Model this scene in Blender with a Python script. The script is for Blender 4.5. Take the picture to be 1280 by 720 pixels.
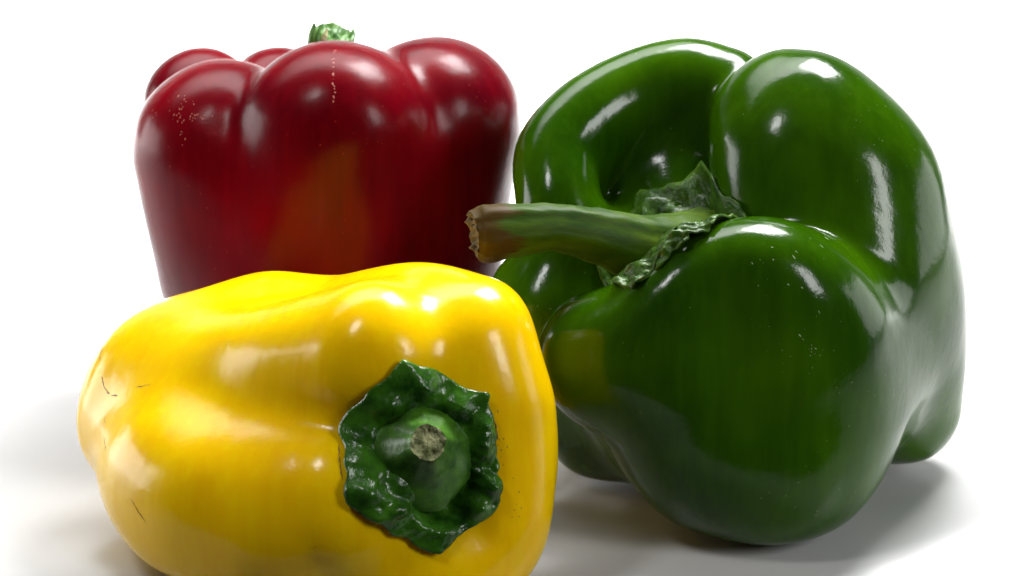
import bpy, bmesh, math, random
import numpy as np
from mathutils import Vector, Matrix

# ---------------------------------------------------------------- scene, camera
for o in list(bpy.data.objects):
    bpy.data.objects.remove(o)
scn = bpy.context.scene
COL = scn.collection
CM = 0.01                      # everything below is laid out in centimetres
PITCH = math.radians(16.0)
CAM_Z, CAM_Y = 17.6, -46.0
FPX = 3022.0

cam_d = bpy.data.cameras.new('camera')
cam = bpy.data.objects.new('camera', cam_d)
COL.objects.link(cam)
cam.location = (0, CAM_Y * CM, CAM_Z * CM)
cam.rotation_euler = (math.pi / 2 - PITCH, 0, 0)
cam_d.sensor_width = 36
cam_d.lens = 85.0
cam_d.clip_start = 0.01
cam_d.clip_end = 50
cam_d.dof.use_dof = True
cam_d.dof.focus_distance = 0.445
cam_d.dof.aperture_fstop = 40
scn.camera = cam

# ---------------------------------------------------------------- light
world = bpy.data.worlds.new('World')
scn.world = world
world.use_nodes = True
bg = world.node_tree.nodes['Background']
bg.inputs['Color'].default_value = (0.9, 0.95, 1.0, 1)
bg.inputs['Strength'].default_value = 0.015

def area(name, loc, target, size, size_y, power, color=(1, 1, 1)):
    d = bpy.data.lights.new(name, 'AREA')
    d.shape = 'RECTANGLE'
    d.size, d.size_y = size * CM, size_y * CM
    d.energy = power
    d.color = color
    o = bpy.data.objects.new(name, d)
    COL.objects.link(o)
    o.location = Vector(loc) * CM
    v = (Vector(target) - Vector(loc))
    o.rotation_euler = v.to_track_quat('-Z', 'Y').to_euler()
    return o

area('right_softbox_lamp', (76, -56, 48), (4, 0, 4), 20, 40, 3.3)
area('left_softbox_lamp', (-26, -27, 55), (0, 0, 4), 8, 13, 0.75)
area('overhead_lamp', (17, 22, 50), (1, 0, 3), 20, 20, 3.6)
area('floor_fill_lamp', (-22, 34, 58), (-22, 30, 0), 110, 40, 4.2).data.spread = math.radians(100)  # added soft fill, no real fixture: whitens the floor and thins its shadows
area('right_side_lamp', (62, 14, 13), (5, 2, 3), 40, 20, 0.6)
area('left_side_lamp', (-62, 16, 11), (-10, 4, 0), 40, 22, 1.6)
area('backdrop_lamp', (0, 44, 46), (0, 54, 0), 150, 26, 20.0).data.spread = math.radians(85)

scn.view_settings.view_transform = 'Standard'
scn.view_settings.look = 'None'
scn.view_settings.exposure = 0.32
scn.view_settings.gamma = 1
scn.render.resolution_x = 1024
scn.render.resolution_y = 576

# ---------------------------------------------------------------- helpers
_cp, _sp = math.cos(PITCH), math.sin(PITCH)

def P(px, py, Y):
    """cm point seen at photo pixel (px, py), at horizontal distance Y from the camera."""
    x = (px - 640) / FPX
    y = (360 - py) / FPX
    d = np.array([x, _cp + y * _sp, -_sp + y * _cp])
    t = Y / d[1]
    return np.array([0, CAM_Y, CAM_Z]) + d * t

FINE = [4]
class Chain:
    def __init__(self, a):
        self.a = np.array(a, float)
        self.cache = {}
    def get(self):
        n = FINE[0]
        if n not in self.cache:
            self.cache[n] = resample(self.a, n)
        return self.cache[n]

def chain(*pts):
    """polyline of spheres smoothed by a Catmull-Rom curve."""
    return Chain([list(P(p[0], p[1], p[2])) + [p[3]] for p in pts])

def wchain(*pts):
    return Chain(pts)

def resample(a, n=5):
    if len(a) < 3:
        return a
    e = np.vstack([2 * a[0] - a[1], a, 2 * a[-1] - a[-2]])
    e[0, 3] = a[0, 3]; e[-1, 3] = a[-1, 3]
    out = []
    for i in range(1, len(e) - 2):
        p0, p1, p2, p3 = e[i - 1], e[i], e[i + 1], e[i + 2]
        for t in np.linspace(0, 1, n, endpoint=False):
            out.append(0.5 * (2 * p1 + (p2 - p0) * t + (2 * p0 - 5 * p1 + 4 * p2 - p3) * t * t
                              + (3 * p1 - p0 - 3 * p2 + p3) * t ** 3))
    out.append(a[-1])
    return np.array(out)

def d_chain(X, c):
    c = c.get()
    d = np.full(len(X), 1e9)
    for i in range(len(c) - 1):
        a, b = c[i, :3], c[i + 1, :3]
        ab = b - a
        t = np.clip((X - a) @ ab / max(ab @ ab, 1e-9), 0, 1)
        q = X - a - t[:, None] * ab
        d = np.minimum(d, np.sqrt((q * q).sum(1)) - (c[i, 3] + t * (c[i + 1, 3] - c[i, 3])))
    return d

def smin(a, b, k):
    h = np.maximum(k - np.abs(a - b), 0) / k
    return np.minimum(a, b) - h * h * k * 0.25

def smax(a, b, k):
    return -smin(-a, -b, k)

def wobble(X, scale, seed, n=7):
    r = np.random.RandomState(seed)
    out = np.zeros(len(X))
    for i in range(n):
        v = r.normal(size=3)
        v = v / np.linalg.norm(v) * (2 * math.pi / scale) * r.uniform(0.7, 1.5)
        out += np.sin(X @ v + r.uniform(0, 6.28))
    return out / math.sqrt(n)

def surface_net(f, lo, hi, h):
    """quads of the zero level of f; coarse grid first, fine samples only near the surface."""
    lo, hi = np.array(lo, float), np.array(hi, float)
    C = 4
    n = np.ceil((hi - lo) / (h * C)).astype(int) + 1
    ax = [lo[i] + np.arange(n[i]) * h * C for i in range(3)]
    G = np.stack(np.meshgrid(*ax, indexing='ij'), -1)
    D = f(G.reshape(-1, 3)).reshape(n)
    near = np.abs(D) < h * C * 1.9
    blk = np.zeros(n - 1, bool)
    for i in (0, 1):
        for j in (0, 1):
            for k in (0, 1):
                blk |= near[i:n[0] - 1 + i, j:n[1] - 1 + j, k:n[2] - 1 + k]
    m = (n - 1) * C + 1
    F = np.repeat(np.repeat(np.repeat(D[:-1, :-1, :-1], C, 0), C, 1), C, 2)
    F = np.pad(F, ((0, 1),) * 3, mode='edge')
    act = np.repeat(np.repeat(np.repeat(blk, C, 0), C, 1), C, 2)
    A = np.zeros(m, bool)
    A[:-1, :-1, :-1] |= act
    A[1:, 1:, 1:] |= act
    A[1:, :-1, :-1] |= act; A[:-1, 1:, :-1] |= act; A[:-1, :-1, 1:] |= act
    idx = np.argwhere(A)
    F[A] = f(lo + idx * h)
    S = F < 0
    # active cells
    c = S[:-1, :-1, :-1].astype(np.int8)
    tot = np.zeros(c.shape, np.int8)
    for i in (0, 1):
        for j in (0, 1):
            for k in (0, 1):
                tot += S[i:m[0] - 1 + i, j:m[1] - 1 + j, k:m[2] - 1 + k]
    cell = (tot > 0) & (tot < 8)
    cid = -np.ones(cell.shape, int)
    ci = np.argwhere(cell)
    cid[cell] = np.arange(len(ci))
    acc = np.zeros((len(ci), 3)); cnt = np.zeros(len(ci))
    corners = [(i, j, k) for i in (0, 1) for j in (0, 1) for k in (0, 1)]
    for a in corners:
        for axn in range(3):
            if a[axn]:
                continue
            b = list(a); b[axn] = 1
            fa = F[ci[:, 0] + a[0], ci[:, 1] + a[1], ci[:, 2] + a[2]]
            fb = F[ci[:, 0] + b[0], ci[:, 1] + b[1], ci[:, 2] + b[2]]
            x = (fa < 0) != (fb < 0)
            t = np.where(x, fa / np.where(x, fa - fb, 1), 0)
            p = np.tile(np.array(a, float), (len(ci), 1))
            p[:, axn] += t
            acc[x] += p[x]; cnt[x] += 1
    V = lo + (ci + acc / cnt[:, None]) * h
    quads = []
    for axn in range(3):
        u, v = (axn + 1) % 3, (axn + 2) % 3
        sl = [slice(1, m[0] - 1), slice(1, m[1] - 1), slice(1, m[2] - 1)]
        a = S[tuple(sl)]
        sl2 = list(sl); sl2[axn] = slice(2, m[axn])
        b = S[tuple(sl2)]
        e = np.argwhere(a != b) + 1
        ins = S[e[:, 0], e[:, 1], e[:, 2]]
        def cc(du, dv):
            q = e.copy(); q[:, u] -= du; q[:, v] -= dv
            return cid[q[:, 0], q[:, 1], q[:, 2]]
        Q = np.stack([cc(0, 0), cc(1, 0), cc(1, 1), cc(0, 1)], 1)
        Q[~ins] = Q[~ins][:, ::-1]
        quads.append(Q)
    Q = np.vstack(quads)
    Q = Q[(Q >= 0).all(1)]
    FINE[0] = 14
    for it in range(2):        # pull the vertices onto the true surface
        e = 0.02
        d0 = f(V)
        g = np.stack([f(V + np.eye(3)[i] * e) - d0 for i in range(3)], 1) / e
        V = V - d0[:, None] * g / np.maximum((g * g).sum(1), 0.25)[:, None] * 0.9
    FINE[0] = 4
    E = np.vstack([Q[:, [0, 1]], Q[:, [1, 2]], Q[:, [2, 3]], Q[:, [3, 0]]])
    deg = np.bincount(E[:, 0], minlength=len(V)) + np.bincount(E[:, 1], minlength=len(V))
    for it in range(8):        # light smoothing evens out the mesh
        S_ = np.stack([np.bincount(E[:, 0], V[E[:, 1], i], len(V)) + np.bincount(E[:, 1], V[E[:, 0], i], len(V)) for i in range(3)], 1)
        V = V + (S_ / np.maximum(deg, 1)[:, None] - V) * 0.5
    return V, Q

def link_mesh(name, V, F, mat, parent=None, origin=(0, 0, 0), smooth=True):
    me = bpy.data.meshes.new(name)
    V = (np.asarray(V, float) - np.asarray(origin, float)) * CM
    if isinstance(F, np.ndarray):
        me.vertices.add(len(V)); me.vertices.foreach_set('co', V.ravel())
        me.loops.add(F.size); me.loops.foreach_set('vertex_index', F.ravel().astype(np.int32))
        me.polygons.add(len(F))
        me.polygons.foreach_set('loop_start', np.arange(len(F), dtype=np.int32) * F.shape[1])
        me.update(calc_edges=True)
        me.validate()
    else:
        me.from_pydata([tuple(v) for v in V], [], F)
        me.update()
    if smooth:
        me.polygons.foreach_set('use_smooth', [True] * len(me.polygons))
    me.materials.append(mat)
    o = bpy.data.objects.new(name, me)
    COL.objects.link(o)
    if parent:
        o.parent = parent
    else:
        o.location = Vector(origin) * CM
    return o

def thing(name, label, cat, loc, group=None):
    o = bpy.data.objects.new(name, None)
    o.empty_display_size = 0.02
    COL.objects.link(o)
    o.location = Vector(loc) * CM
    o['label'] = label
    o['category'] = cat
    if group:
        o['group'] = group
    return o

# ---------------------------------------------------------------- materials
def new_mat(name):
    m = bpy.data.materials.new(name)
    m.use_nodes = True
    nt = m.node_tree
    return m, nt, nt.nodes['Principled BSDF']

def N(nt, kind, **kw):
    n = nt.nodes.new(kind)
    for k, v in kw.items():
        if k in n.inputs.keys() if hasattr(n.inputs, 'keys') else False:
            n.inputs[k].default_value = v
        else:
            setattr(n, k, v)
    return n

def ramp(nt, fac, stops):
    r = nt.nodes.new('ShaderNodeValToRGB')
    el = r.color_ramp.elements
    while len(el) < len(stops):
        el.new(0.5)
    for e, (p, c) in zip(el, stops):
        e.position = p
        e.color = tuple(c) + (1,) if len(c) == 3 else c
    nt.links.new(fac, r.inputs[0])
    return r.outputs[0]

def noise(nt, vec, scale, detail=3, rough=0.5, dist=0.0):
    n = nt.nodes.new('ShaderNodeTexNoise')
    n.inputs['Scale'].default_value = scale
    n.inputs['Detail'].default_value = detail
    n.inputs['Roughness'].default_value = rough
    n.inputs['Distortion'].default_value = dist
    nt.links.new(vec, n.inputs['Vector'])
    return n.outputs['Fac']

def mixc(nt, fac, a, b, blend='MIX'):
    m = nt.nodes.new('ShaderNodeMix')
    m.data_type = 'RGBA'; m.blend_type = blend
    L = nt.links
    for sock, v in ((m.inputs[0], fac), (m.inputs[6], a), (m.inputs[7], b)):
        if isinstance(v, (tuple, float, int)):
            sock.default_value = v if not isinstance(v, tuple) else (tuple(v) + (1,))[:4]
        else:
            L.new(v, sock)
    return m.outputs[2]

def bump(nt, height, strength, dist, prev=None):
    b = nt.nodes.new('ShaderNodeBump')
    b.inputs['Strength'].default_value = strength
    b.inputs['Distance'].default_value = dist
    nt.links.new(height, b.inputs['Height'])
    if prev is not None:
        nt.links.new(prev, b.inputs['Normal'])
    return b.outputs[0]

def mapping(nt, rot=(0, 0, 0), scale=(1, 1, 1)):
    tc = nt.nodes.new('ShaderNodeTexCoord')
    mp = nt.nodes.new('ShaderNodeMapping')
    mp.inputs['Rotation'].default_value = rot
    mp.inputs['Scale'].default_value = scale
    nt.links.new(tc.outputs['Object'], mp.inputs['Vector'])
    return tc.outputs['Object'], mp.outputs[0]

def skin(name, c_lo, c_hi, rough, sss, sss_rad, streak_rot, bump_s=0.25, spot=None, spec=0.38):
    m, nt, b = new_mat(name)
    L = nt.links
    obj, st = mapping(nt, streak_rot, (1, 1, 0.12))
    big = noise(nt, obj, 38, 2, 0.5)
    streak = noise(nt, st, 420, 3, 0.6)
    c = ramp(nt, big, [(0.3, c_lo), (0.7, c_hi)])
    dk = ramp(nt, noise(nt, st, 75, 4, 0.6, 0.4), [(0.42, (0, 0, 0)), (0.72, (0.45, 0.45, 0.45))])
    c = mixc(nt, dk, c, tuple(v * 0.55 for v in c_lo) if name != 'yellow_skin' else (0.80, 0.36, 0.0))
    c = mixc(nt, ramp(nt, streak, [(0.45, (0, 0, 0)), (0.75, (0.16, 0.16, 0.16))]), c, tuple(min(1, v * 1.5 + 0.004) for v in c_hi))
    if spot:      # small paler corky freckles
        vo = nt.nodes.new('ShaderNodeTexVoronoi')
        vo.inputs['Scale'].default_value = 520
        L.new(obj, vo.inputs['Vector'])
        dots = ramp(nt, vo.outputs['Distance'], [(0.05, (1, 1, 1)), (0.11, (0, 0, 0))])
        reg = ramp(nt, noise(nt, obj, 60, 2), [(0.54, (0, 0, 0)), (0.62, (1, 1, 1))])
        mk = mixc(nt, 1.0, dots, reg, 'MULTIPLY')
        c = mixc(nt, mk, c, spot)
    L.new(c, b.inputs['Base Color'])
    r = nt.nodes.new('ShaderNodeMapRange')
    L.new(noise(nt, obj, 140, 3), r.inputs[0])
    r.inputs[3].default_value = rough * 0.8
    r.inputs[4].default_value = rough * 1.25
    L.new(r.outputs[0], b.inputs['Roughness'])
    b.inputs['Subsurface Weight'].default_value = sss
    b.inputs['Subsurface Radius'].default_value = sss_rad
    b.inputs['Subsurface Scale'].default_value = 0.004
    b.inputs['Specular IOR Level'].default_value = spec
    n1 = bump(nt, noise(nt, obj, 1900, 2, 0.6), bump_s, 0.00006)
    n2 = bump(nt, noise(nt, obj, 330, 2, 0.5), bump_s, 0.00022, n1)
    n3 = bump(nt, noise(nt, st, 160, 2, 0.5), bump_s, 0.0004, n2)
    L.new(n3, b.inputs['Normal'])
    return m

M_GREEN = skin('green_skin', (0.011, 0.05, 0.0), (0.038, 0.11, 0.0), 0.14, 0.06, (0.2, 1.0, 0.1),
               (0.5, 0.1, 0), 0.28, spot=(0.12, 0.2, 0.05), spec=0.27)
M_RED = skin('red_skin', (0.085, 0.0, 0.004), (0.18, 0.0, 0.004), 0.24, 0.08, (1.0, 0.1, 0.1),
             (0, 0, 0), 0.22, spot=(0.3, 0.03, 0.02), spec=0.13)
M_YELLOW = skin('yellow_skin', (0.88, 0.52, 0.0), (0.95, 0.60, 0.0), 0.17, 0.25, (1.0, 0.6, 0.05),
                (1.4, 0, 0.8), 0.28, spec=0.26)

def plant_mat(name, lo, hi, rough, scale, bump_s, bd, streak=(1, 1, 1), spec=0.5):
    m, nt, b = new_mat(name)
    obj, st = mapping(nt, (0, 0, 0), streak)
    f = noise(nt, st, scale, 4, 0.6)
    nt.links.new(ramp(nt, f, [(0.32, lo), (0.68, hi)]), b.inputs['Base Color'])
    b.inputs['Roughness'].default_value = rough
    b.inputs['Subsurface Weight'].default_value = 0.05
    b.inputs['Specular IOR Level'].default_value = spec
    b.inputs['Subsurface Scale'].default_value = 0.002
    nt.links.new(bump(nt, noise(nt, st, scale * 2.2, 4, 0.6), bump_s, bd), b.inputs['Normal'])
    return m

M_CALYX_Y = plant_mat('dark_calyx', (0.006, 0.04, 0.002), (0.045, 0.16, 0.008), 0.24, 200, 0.3, 0.0008, (1, 1, 1), 0.45)
M_CALYX_G = plant_mat('pale_calyx', (0.012, 0.05, 0.002), (0.06, 0.14, 0.01), 0.35, 260, 0.5, 0.0008, (1, 1, 1), 0.3)
M_STEM_G = plant_mat('stem_green', (0.016, 0.055, 0.0), (0.08, 0.14, 0.001), 0.5, 160, 0.4, 0.0006, (0.15, 1, 1), 0.15)
def brown_tip(m, x_end, x_in):
    nt = m.node_tree
    b = nt.nodes['Principled BSDF']
    src = b.inputs['Base Color'].links[0].from_socket
    tc = nt.nodes.new('ShaderNodeTexCoord'); sp = nt.nodes.new('ShaderNodeSeparateXYZ')
    nt.links.new(tc.outputs['Object'], sp.inputs[0])
    mr = nt.nodes.new('ShaderNodeMapRange')
    nt.links.new(sp.outputs[0], mr.inputs[0])
    mr.inputs[1].default_value = x_in; mr.inputs[2].default_value = x_end
    _, st = mapping(nt, (0, 0, 0), (0.12, 1, 1))
    nz = noise(nt, st, 260, 4, 0.65)
    ad = nt.nodes.new('ShaderNodeMath'); ad.operation = 'MULTIPLY_ADD'
    nt.links.new(nz, ad.inputs[0]); ad.inputs[1].default_value = 1.6
    sb = nt.nodes.new('ShaderNodeMath'); sb.operation = 'SUBTRACT'
    nt.links.new(mr.outputs[0], sb.inputs[0]); sb.inputs[1].default_value = 0.8
    nt.links.new(sb.outputs[0], ad.inputs[2])
    f = ramp(nt, ad.outputs[0], [(0.42, (0, 0, 0)), (0.62, (1, 1, 1))])
    nt.links.new(mixc(nt, f, src, (0.06, 0.034, 0.002)), b.inputs['Base Color'])
brown_tip(M_STEM_G, (P(600, 290, 43.7)[0] - P(862, 300, 45.6)[0] - 0.8) * CM, (P(690, 290, 43.9)[0] - P(862, 300, 45.6)[0] - 0.8) * CM)
M_STEM_Y = plant_mat('short_stem_green', (0.015, 0.07, 0.003), (0.07, 0.2, 0.012), 0.4, 300, 0.35, 0.0004)
M_STEM_R = plant_mat('stub_green', (0.03, 0.12, 0.008), (0.09, 0.24, 0.02), 0.4, 300, 0.35, 0.0004)
M_CUT = plant_mat('dry_cut', (0.06, 0.09, 0.01), (0.80, 0.80, 0.42), 0.8, 420, 1.0, 0.0012)
M_CUT_BROWN = plant_mat('brown_cut', (0.03, 0.02, 0.005), (0.22, 0.16, 0.06), 0.8, 500, 1.0, 0.0012)

def white_mat(name, col, rough):
    m, nt, b = new_mat(name)
    obj, _ = mapping(nt)
    nt.links.new(ramp(nt, noise(nt, obj, 9, 3), [(0.3, tuple(v * 0.97 for v in col)), (0.7, col)]), b.inputs['Base Color'])
    b.inputs['Roughness'].default_value = rough
    nt.links.new(bump(nt, noise(nt, obj, 900, 2), 0.05, 0.0002), b.inputs['Normal'])
    return m
M_WHITE = white_mat('white_sweep', (0.53, 0.53, 0.525), 0.3)

# ---------------------------------------------------------------- seamless white sweep
def sweep():
    prof = [(-8.0, 0), (0, 0), (20, 0), (40, 0), (64, 0)]
    for i in range(1, 17):
        a = math.pi / 2 * i / 16
        prof.append((64 + 25 * math.sin(a), 25 - 25 * math.cos(a)))
    prof += [(89, 40), (89, 60)]
    V, F = [], []
    nx = 13
    for y, z in prof:
        for i in range(nx):
            V.append((-150 + 300 * i / (nx - 1), y, z))
    for j in range(len(prof) - 1):
        for i in range(nx - 1):
            a = j * nx + i
            F.append((a, a + 1, a + nx + 1, a + nx))
    o = link_mesh('tabletop', V, F, M_WHITE)
    o['kind'] = 'structure'
    sd = o.modifiers.new('thickness', 'SOLIDIFY'); sd.thickness = 0.004; sd.offset = -1
    return o
sweep()

# ---------------------------------------------------------------- pepper bodies
def pepper_body(f, lo, hi, h, mat, parent):
    V, Q = surface_net(f, lo, hi, h)
    org = np.array(parent.location) / CM
    return link_mesh('flesh', V, Q, mat, parent, origin=org)

def ground(X, d, k=0.5):
    return smax(d, -X[:, 2] + 0.01, k)

# ---- green
G_S = P(862, 300, 45.6)                       # where the stem leaves the pepper
G_N = np.array([-0.30, -0.55, 0.78]); G_N /= np.linalg.norm(G_N)
g_front = [
    chain((738, 437, 43.2, 0.82), (795, 424, 42.75, 0.9), (845, 378, 42.8, 0.9), (895, 344, 43.0, 0.93), (945, 340, 43.1, 0.97), (988, 362, 43.3, 1.1), (1018, 402, 43.8, 1.15)),
    chain((790, 462, 43.55, 1.4), (850, 478, 43.7, 1.85), (900, 515, 44.0, 2.15), (952, 542, 44.15, 2.08)),
    chain((970, 425, 44.0, 1.8), (975, 475, 44.4, 1.98), (965, 530, 44.4, 2.05)),
]
g_fill = chain((1050, 390, 45.4, 1.5), (1060, 430, 45.7, 1.45), (1060, 472, 46.1, 1.2))
g_chin = chain((738, 424, 43.7, 0.75), (790, 406, 44.3, 0.56), (820, 400, 44.9, 0.5))
g_right = [
    chain((985, 150, 47.2, 1.25), (1025, 190, 46.9, 1.8), (1055, 260, 46.7, 2.05), (1088, 345, 46.9, 1.86), (1118, 430, 47.4, 1.45), (1122, 507, 47.8, 1.3)),
    chain((975, 165, 47.0, 1.1), (968, 215, 46.4, 1.05), (985, 290, 46.2, 1.2)),
]
g_back = [
    chain((905, 115, 49.0, 0.9), (850, 100, 49.0, 0.88), (775, 125, 48.6, 0.88), (703, 190, 47.8, 0.92), (697, 250, 47.0, 0.88), (715, 300, 46.8, 0.95)),
    chain((850, 190, 50.8, 1.8), (860, 320, 50.6, 2.4), (880, 430, 50.0, 2.3)),
    chain((765, 225, 49.4, 1.3), (785, 320, 48.9, 1.6)),
    chain((875, 150, 49.2, 0.9), (860, 200, 48.7, 0.9), (852, 250, 48.0, 0.9), (865, 320, 47.3, 1.1)),
]
g_left = [
    chain((664, 372, 46.6, 0.86), (690, 400, 46.3, 1.15), (715, 470, 46.6, 1.35), (752, 520, 46.9, 1.25)),
]
g_core = [
    chain((880, 425, 47.0, 2.2), (920, 460, 47.3, 2.2)),
]
def f_green(X):
    k = 0.4 + 1.7 * np.clip((5.6 - X[:, 2]) / 3.2, 0, 1)
    def cl(cs, kk):
        d = d_chain(X, cs[0])
        for c in cs[1:]:
            d = smin(d, d_chain(X, c), kk)
        return d
    d = cl(g_core, 1)
    d = smin(d, cl(g_back, 1.1), 1.2)
    d = smin(d, cl(g_left, 1.0), k)
    d = smin(d, smin(cl(g_right, 1.2), d_chain(X, g_fill), 1.6), k)
    d = smin(d, smin(cl(g_front, 1.3), d_chain(X, g_chin), 0.4), k * 0.8)
    d = d + 0.035 * wobble(X, 3.2, 3)
    return ground(X, d, 0.5)

# ---- red
R_C = P(412, 300, 52.0); R_C[2] = 0
def rl(px, py, Y, r, bx, by, br, mid=0.45):
    t = P(px, py, Y)
    b = np.array([R_C[0] + bx * 0.68, R_C[1] + by * 0.7, br + 0.02])
    m = t * mid + b * (1 - mid)
    out = (m - R_C); out[2] = 0
    m = m + out / (np.linalg.norm(out) + 1e-6) * 0.12
    return wchain(list(t) + [r], list(m) + [(r * 0.55 + br * 0.45) + 0.05], list(b) + [br])
r_lobes = [
    [rl(270, 187, 51.0, 1.75, -1.75, -0.9, 1.25), rl(292, 186, 50.8, 1.75, -1.2, -1.2, 1.25)],
    [rl(402, 164, 49.9, 1.75, -0.2, -1.9, 1.3), rl(438, 164, 49.9, 1.75, 0.4, -1.8, 1.3)],
    [rl(530, 157, 51.2, 1.75, 1.4, -1.1, 1.3), rl(550, 156, 51.6, 1.77, 1.8, -0.6, 1.25)],
    [rl(252, 132, 53.8, 1.32, -1.6, 0.9, 1.1)],
    [rl(350, 133, 55.0, 1.4, -0.4, 1.9, 1.1)],
    [rl(480, 143, 54.8, 1.5, 1.2, 1.5, 1.1)],
]
r_core = wchain((R_C[0], R_C[1], 4.1, 3.15), (R_C[0], R_C[1], 2.3, 2.1))
def f_red(X):
    k = 0.36 + 1.4 * np.clip((7.0 - X[:, 2]) / 4.0, 0, 1)
    rr = np.hypot(X[:, 0] - R_C[0], X[:, 1] - R_C[1])
    zz = X[:, 2]
    d = smax((rr - (2.55 + 1.15 * np.clip(zz / 6.5, 0, 1.1))) * 0.97, zz - 7.0, 1.6)
    d = smax(d, 0.4 - zz, 1.0)
    for c in r_lobes:
        e = d_chain(X, c[0])
        for c2 in c[1:]:
            e = smin(e, d_chain(X, c2), 0.8)
        d = smin(d, e, k)
    d = d + 0.02 * wobble(X, 2.6, 9)
    return ground(X, d, 0.3)

# ---- yellow
y_lobes = [
    chain((578, 436, 41.8, 1.37), (520, 412, 42.8, 1.25), (430, 424, 44.2, 1.25), (340, 425, 45.2, 1.32), (275, 445, 46.0, 1.1)),
    chain((465, 445, 41.1, 1.35), (380, 465, 42.1, 1.36), (290, 468, 43.2, 1.2), (206, 476, 44.7, 1.33)),
    chain((428, 625, 40.4, 1.5), (350, 625, 41.1, 1.85), (255, 598, 42.3, 1.85), (190, 540, 44.0, 1.27)),
    chain((602, 510, 41.5, 1.32), (603, 600, 41.3, 1.33), (590, 665, 41.0, 1.3), (510, 705, 40.6, 1.35), (390, 655, 42.2, 1.6)),
]
y_core = chain((530, 565, 43.3, 1.9), (400, 540, 43.8, 2.05), (280, 512, 44.8, 1.85))
Y_N = np.array([0.50, -0.86, 0.12]); Y_N /= np.linalg.norm(Y_N)
Y_S = P(522, 572, 40.6)
def f_yellow(X):
    d = d_chain(X, y_core)
    t = np.clip(((X - Y_S) @ -Y_N) / 6.0, 0, 1)
    k = 0.55 + 0.6 * t
    for c in y_lobes:
        d = smin(d, d_chain(X, c), k)
    d = d + 0.03 * wobble(X, 2.4, 21)
    return ground(X, d, 0.5)

# ---------------------------------------------------------------- build
H = 0.075
grp = 'bell peppers grouped on the white tabletop'
green = thing('green_bell_pepper', 'glossy dark green bell pepper leaning forward, with a long thick curved stem', 'bell pepper', (G_S[0] + 0.8, 0.5, 0), grp)
pepper_body(f_green, (-1.5, -7, -0.3), (9.8, 7.5, 10.6), H, M_GREEN, green)
red = thing('red_bell_pepper', 'deep red bell pepper standing upright behind the yellow one, short green stub on top', 'bell pepper', (R_C[0], R_C[1], 0), grp)
pepper_body(f_red, (-9.5, 0.5, -0.3), (1.0, 12.5, 9.5), H, M_RED, red)
yellow = thing('yellow_bell_pepper', 'shiny yellow bell pepper lying on its side, dark green wrinkled calyx facing the viewer', 'bell pepper', (-3.5, -3.5, 0), grp)
pepper_body(f_yellow, (-9, -9, -0.3), (2, 4, 7.5), H, M_YELLOW, yellow)

# ---------------------------------------------------------------- shared tools for stems and calyxes
CAMP = np.array([0, CAM_Y, CAM_Z])
def march(o, d, f, steps=26):
    X = np.array(o, float)
    for i in range(steps):
        X = X + d * np.clip(f(X), -0.5, 3)[:, None] * 0.9
    return X

def on_surface(px, f):
    px = np.asarray(px, float)
    d = np.array([P(p[0], p[1], 30) for p in px]) - CAMP
    d /= np.linalg.norm(d, axis=1)[:, None]
    return march(CAMP + d * 38, d, f)

def grad(X, f, e=0.02):
    d0 = f(X)
    g = np.stack([f(X + np.eye(3)[i] * e) - d0 for i in range(3)], 1)
    return g / np.linalg.norm(g, axis=1)[:, None]

def on_plane(px, c, n):
    out = []
    for p in px:
        d = P(p[0], p[1], 30) - CAMP
        out.append(CAMP + d * ((c - CAMP) @ n) / (d @ n))
    return np.array(out)

def grid_mesh(V, nr, na, closed=True):
    F = []
    for i in range(nr - 1):
        for j in range(na if closed else na - 1):
            k = (j + 1) % na
            F.append((i * na + j, i * na + k, (i + 1) * na + k, (i + 1) * na + j))
    return F

def calyx(name, parent, mat, f, c, n, outline_px, hub, hfun, seed, thick=0.05, na=160, nr=34):
    """a leafy collar laid on the pepper: radial sheet from the hub to a ragged outline."""
    org = np.array(parent.location) / CM
    O = on_surface(outline_px, f)
    D = O - c
    u = np.cross(n, [0, 0, 1.0]); u /= np.linalg.norm(u); v = np.cross(u, n)
    ang = np.arctan2(D @ v, D @ u); rad = np.hypot(D @ v, D @ u)
    order = np.argsort(ang); ang, rad = ang[order], rad[order]
    A = np.linspace(-math.pi, math.pi, na, endpoint=False)
    Rr = np.interp(A, np.r_[ang - 2 * math.pi, ang, ang + 2 * math.pi], np.r_[rad, rad, rad])
    rng = np.random.RandomState(seed)
    jit = wobble(np.stack([np.cos(A) * 3, np.sin(A) * 3, A * 0], 1), 0.9, seed)
    Rr = Rr * (1 + 0.018 * jit)
    V = []
    for i in range(nr):
        s_ = i / (nr - 1)
        r = hub + (Rr - hub) * s_
        X = c + (np.cos(A) * r)[:, None] * u + (np.sin(A) * r)[:, None] * v
        base = march(X + n * 2.5, -n[None] * np.ones((na, 1)), f)
        h0 = (base - c) @ n
        V.append((X, h0, r / Rr, A, r))
    H0 = np.array([q[1] for q in V])
    for it in range(3):      # the sheet bridges narrow creases
        H0 = np.maximum(H0, 0.25 * (np.roll(H0, 2, 1) + np.roll(H0, -2, 1) + 2 * H0))
    out = []
    for i, (X, h0, q, A_, r) in enumerate(V):
        P0 = X - n * ((X - c) @ n)[:, None]
        h = H0[i] + hfun(q, A_, r, X)
        out.append(P0 + n * h[:, None])
    V = np.vstack(out)
    o = link_mesh(name, V, grid_mesh(V, nr, na), mat, parent, origin=org)
    sd = o.modifiers.new('thickness', 'SOLIDIFY'); sd.thickness = thick * CM; sd.offset = -1
    return o

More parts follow.
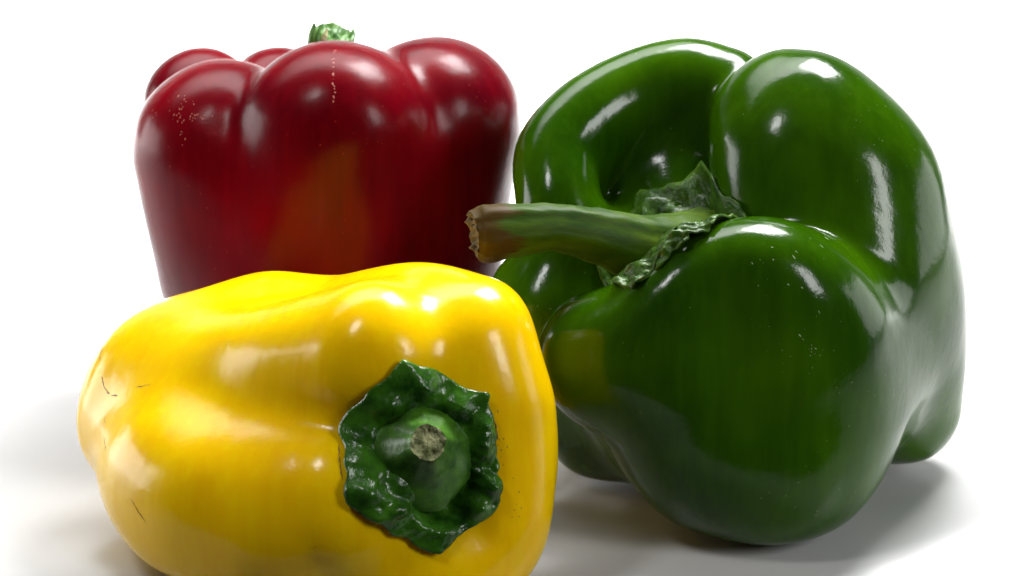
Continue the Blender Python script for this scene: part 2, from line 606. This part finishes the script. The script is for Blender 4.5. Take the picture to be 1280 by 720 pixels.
def stem_tube(name, parent, mat, path, seed, ribs=5, rib_amp=0.05, na=48, n=8, rough_end=0.0, cut_dir=None, cap_mat=None, cap_name='cut_end', org=None):
    org = np.array(parent.location) / CM if org is None else org
    c = resample(np.array(path, float), n)
    T = np.gradient(c[:, :3], axis=0); T /= np.linalg.norm(T, axis=1)[:, None]
    up = np.array([0.1, 0.3, 1.0])
    rings = []
    A = np.linspace(0, 2 * math.pi, na, endpoint=False)
    rng = np.random.RandomState(seed)
    ph = rng.uniform(0, 6.28, 4)
    for i in range(len(c)):
        t = T[i]; s_ = i / (len(c) - 1)
        u = np.cross(t, up); u /= np.linalg.norm(u); v = np.cross(u, t)
        prof = 1 + rib_amp * np.cos(ribs * A + ph[0] + 0.5 * s_) + rib_amp * 0.5 * np.cos((ribs * 2 + 1) * A + ph[1]) \
            + rib_amp * 0.35 * np.cos(19 * A + ph[2] + s_)
        r = c[i, 3] * prof
        X = c[i, :3] + (np.cos(A) * r)[:, None] * u + (np.sin(A) * r)[:, None] * v
        X = X + 0.012 * wobble(X, 0.5, seed + 2)[:, None] * v
        if i == len(c) - 1 and cut_dir is not None:
            pass
        rings.append(X)
    if cut_dir is not None:       # slanting, ragged cut
        e = rings[-1]; ctr = e.mean(0)
        k = cut_dir
        for q in range(1, 6):
            X = rings[-q]
            w = (6 - q) / 5
            off = ((e - ctr) @ k) * 0.9 + rough_end * rng.normal(size=na) * (q == 1)
            rings[-q] = X + T[-1] * (off * w)[:, None]
    V = np.vstack(rings)
    o = link_mesh(name, V, grid_mesh(V, len(rings), na), mat, parent, origin=org)
    if cap_name is None:
        return o
    # cut end: shrunken fibrous disc
    e = rings[-1]; ctr = e.mean(0)
    W = []
    m = 9
    for i in range(m):
        q = 1 - i / (m - 1) * 0.97
        X = ctr + (e - ctr) * q
        dep = -0.10 * (1 - q ** 6) + 0.07 * wobble(X, 0.22, seed + 5) * (0.2 if i == 0 else 1)
        dep = dep + (0.10 if i == 1 else 0) * rng.uniform(0, 1, na)
        W.append(X + T[-1] * dep[:, None] * (c[-1, 3] / 0.5))
    W = np.vstack(W)
    cap = link_mesh(cap_name, W, grid_mesh(W, m, na), cap_mat or mat, o, origin=org)
    return o

# ---- yellow calyx and stem
yc = on_surface([(524, 574)], f_yellow)[0]
y_out = [(500, 449), (520, 458), (548, 466), (575, 480), (592, 489), (608, 492), (606, 505), (612, 530), (616, 560), (620, 590), (623, 616), (612, 640), (590, 655),
         (566, 668), (545, 692), (533, 690), (505, 672), (470, 655), (445, 638), (428, 628), (428, 590), (425, 550), (422, 517), (440, 503), (462, 485), (482, 468)]
y_tip = on_plane([(535, 553)], yc + Y_N * 1.3, Y_N)[0]
y_lean = (y_tip - yc) - Y_N * ((y_tip - yc) @ Y_N)
yb = yc + y_lean * 0.45
def y_h(q, A, r, X):
    ring = np.exp(-((q - 0.78) / 0.17) ** 2)
    rid = 0.5 + 0.5 * np.cos(9 * A + 1.2 * np.sin(3 * A + 1))
    lumps = wobble(X, 0.5, 77, 9)
    fine = wobble(X, 0.2, 78, 9)
    rc = np.linalg.norm(X - yb, axis=1)
    cone = 0.42 * np.clip(1 - rc / 1.25, 0, 1)
    far = np.clip(rc / 0.5 - 1.0, 0, 1)
    h = 0.12 + cone + far * ring * (0.08 + 0.13 * rid + 0.06 * lumps) + far * 0.015 * fine
    h += -0.10 * far * np.exp(-((q - 0.56) / 0.08) ** 2)
    return h - 0.02 * np.clip((q - 0.93) / 0.07, 0, 1)
calyx('calyx', yellow, M_CALYX_Y, f_yellow, yc, Y_N, y_out, 0.05, y_h, 4)
yb = yb + Y_N * 0.34
stem_tube('stem', yellow, M_STEM_Y, [list(yb) + [1.08], list(yb * 0.66 + y_tip * 0.34) + [0.70], list(yb * 0.32 + y_tip * 0.68) + [0.46], list(y_tip) + [0.30]],
          5, ribs=4, rib_amp=0.04, rough_end=0.02, cut_dir=np.array([0.2, 0, 0.2]), cap_mat=M_CUT)

# ---- green calyx and stem
gc = on_surface([(850, 300)], f_green)[0]
g_out = [(792, 262), (800, 246), (830, 238), (860, 230), (882, 221), (893, 232), (903, 250), (905, 276), (890, 288), (868, 301), (843, 317), (813, 341), (797, 366), (786, 362),
         (765, 350), (746, 328), (768, 316), (778, 285)]
def g_h(q, A, r, X):
    lumps = wobble(X, 0.5, 31, 9)
    return 0.05 + (0.02 + 0.05 * np.clip(np.sin(A), 0, 1)) * np.clip((q - 0.5) / 0.5, 0, 1) ** 1.5 + 0.35 * np.clip(1 - r / 0.75, 0, 1) + 0.10 * lumps * np.clip(q * 2 - 0.6, 0, 1) \
        + 0.035 * wobble(X, 0.2, 32)
calyx('calyx', green, M_CALYX_G, f_green, gc, G_N, g_out, 0.05, g_h, 8)
def pl(px, py, Y, r):
    return list(P(px, py, Y)) + [r]
stem_tube('stem', green, M_STEM_G, [pl(885, 298, 46.2, 0.62), pl(850, 308, 45.4, 0.66), pl(805, 310, 44.7, 0.63), pl(755, 296, 44.3, 0.53), pl(700, 284, 44.0, 0.44), pl(650, 286, 43.8, 0.48), pl(608, 291, 43.7, 0.54), pl(592, 292, 43.65, 0.43)],
          12, ribs=5, rib_amp=0.045, rough_end=0.012, cut_dir=np.array([0, 0, 0.12]), cap_mat=M_CUT_BROWN)

# ---- red stub
rs = stem_tube('stem', red, M_STEM_R, [pl(404, 120, 52.6, 0.52), pl(408, 90, 52.5, 0.50), pl(412, 62, 52.4, 0.50), pl(417, 41, 52.3, 0.46)],
          15, ribs=4, rib_amp=0.04, rough_end=0.03, cut_dir=np.array([0.1, 0, 0.0]), cap_mat=M_STEM_R)
for k, (x0, y0, x1, y1, r0) in enumerate([(390, 66, 393, 29, 0.13), (397, 66, 399, 36, 0.10), (404, 62, 408, 36, 0.09)]):
    stem_tube('fibre', rs, M_CUT if k == 2 else M_STEM_R, [pl(x0, y0, 51.9, r0), pl((x0 + x1) / 2 - 1, (y0 + y1) / 2, 51.85, r0 * 0.8), pl(x1, y1, 51.9, r0 * 0.25)], 30 + k, ribs=3, rib_amp=0.15, na=12, n=4, org=np.array(red.location) / CM, cap_name=None)

# ---------------------------------------------------------------- scars and corky flecks on the skins
M_SCAR = plant_mat('brown_scar', (0.22, 0.11, 0.01), (0.42, 0.24, 0.02), 0.7, 900, 0.4, 0.0003)
M_FLECK_R = plant_mat('red_fleck', (0.32, 0.05, 0.035), (0.45, 0.12, 0.07), 0.5, 900, 0.3, 0.0002)
M_FLECK_G = plant_mat('green_fleck', (0.10, 0.18, 0.05), (0.30, 0.40, 0.18), 0.4, 900, 0.3, 0.0002)
def scar(parent, f, px, rad):
    px = np.array(px, float)
    t = np.linspace(0, len(px) - 1, (len(px) - 1) * 6 + 1)
    q = np.stack([np.interp(t, range(len(px)), px[:, i]) for i in (0, 1)], 1)
    rng = np.random.RandomState(len(q) + int(px[0, 0]))
    q += rng.normal(size=q.shape) * 0.45
    X = on_surface(q, f)
    T = np.gradient(X, axis=0); T /= np.linalg.norm(T, axis=1)[:, None]
    G = grad(X, f); B = np.cross(T, G)
    V = []
    for i in range(len(X)):
        r = rad * rng.uniform(0.4, 1.2) * min(1, i / 2 + 0.2, (len(X) - 1 - i) / 2 + 0.2)
        for a in range(6):
            V.append(X[i] + B[i] * math.cos(a * math.pi / 3) * r * 1.3 + G[i] * (math.sin(a * math.pi / 3) * r * 0.6 + 0.002))
    return link_mesh('scar', V, grid_mesh(V, len(X), 6), M_SCAR, parent, origin=np.array(parent.location) / CM)

def flecks(parent, f, px, mat, size, direction, stretch, seed):
    rng = np.random.RandomState(seed)
    X = on_surface(px, f)
    G = grad(X, f)
    D = np.array(direction, float)[None] + rng.normal(size=X.shape) * 0.25
    T = D - (D * G).sum(1)[:, None] * G; T /= np.linalg.norm(T, axis=1)[:, None]
    B = np.cross(T, G)
    V, F = [], []
    for i in range(len(X)):
        r = size * rng.uniform(0.4, 1.3); st = 1 + (stretch - 1) * rng.uniform(0, 1)
        k = len(V)
        V.append(X[i] + G[i] * r * 0.22)
        for a in range(7):
            an = a * 2 * math.pi / 7
            w = rng.uniform(0.75, 1.2)
            V.append(X[i] + T[i] * math.cos(an) * r * st * w + B[i] * math.sin(an) * r * w - G[i] * 0.004)
        for a in range(7):
            F.append((k, k + 1 + a, k + 1 + (a + 1) % 7))
    o = link_mesh('fleck', V, F, mat, parent, origin=np.array(parent.location) / CM)
    o['kind'] = 'stuff'
    return o

scar(yellow, f_yellow, [(127, 470), (131, 484), (138, 494), (148, 494)], 0.012)
scar(yellow, f_yellow, [(152, 490), (170, 484), (190, 480), (199, 475), (207, 467)], 0.009)
scar(yellow, f_yellow, [(129, 430), (126, 440), (124, 452)], 0.008)
scar(yellow, f_yellow, [(159, 615), (168, 632), (183, 655)], 0.008)
scar(yellow, f_yellow, [(131, 520), (129, 545), (133, 566)], 0.006)
scar(yellow, f_yellow, [(607, 500), (612, 515), (620, 530), (622, 550)], 0.014)
scar(yellow, f_yellow, [(428, 600), (424, 575), (423, 555)], 0.010)

rg = np.random.RandomState(3)
def cloud(cx, cy, sx, sy, n):
    return np.stack([cx + rg.normal(size=n) * sx, cy + rg.normal(size=n) * sy], 1)
flecks(red, f_red, np.vstack([np.stack([417 + rg.normal(size=16) * 1.0, np.linspace(64, 124, 16) + rg.normal(size=16) * 1.5], 1)]), M_FLECK_R, 0.017, (0, 0, 1), 2.0, 1)
flecks(red, f_red, np.vstack([cloud(232, 135, 9, 8, 20), cloud(226, 165, 3, 14, 9), cloud(248, 146, 8, 4, 12), cloud(193, 143, 3, 3, 5)]), M_FLECK_R, 0.013, (0.2, 0, 1), 2.2, 2)
flecks(green, f_green, np.vstack([cloud(1090, 150, 30, 22, 26), cloud(1085, 190, 26, 18, 14), cloud(1150, 255, 12, 12, 10), cloud(940, 390, 60, 36, 16), cloud(1040, 520, 28, 50, 20)]), M_FLECK_G, 0.011, (0.5, 0, -1), 1.5, 3)
flecks(green, f_green, np.vstack([cloud(985, 325, 30, 12, 16), cloud(1000, 400, 26, 20, 7), cloud(1012, 440, 8, 18, 12), cloud(1150, 200, 12, 30, 8)]), M_FLECK_G, 0.013, (0.7, 0, -0.8), 4.0, 4)
flecks(yellow, f_yellow, np.vstack([cloud(622, 570, 6, 30, 22), cloud(645, 620, 4, 14, 10), cloud(385, 690, 8, 10, 8)]), M_SCAR, 0.012, (0.3, 0, 1), 2.5, 5)
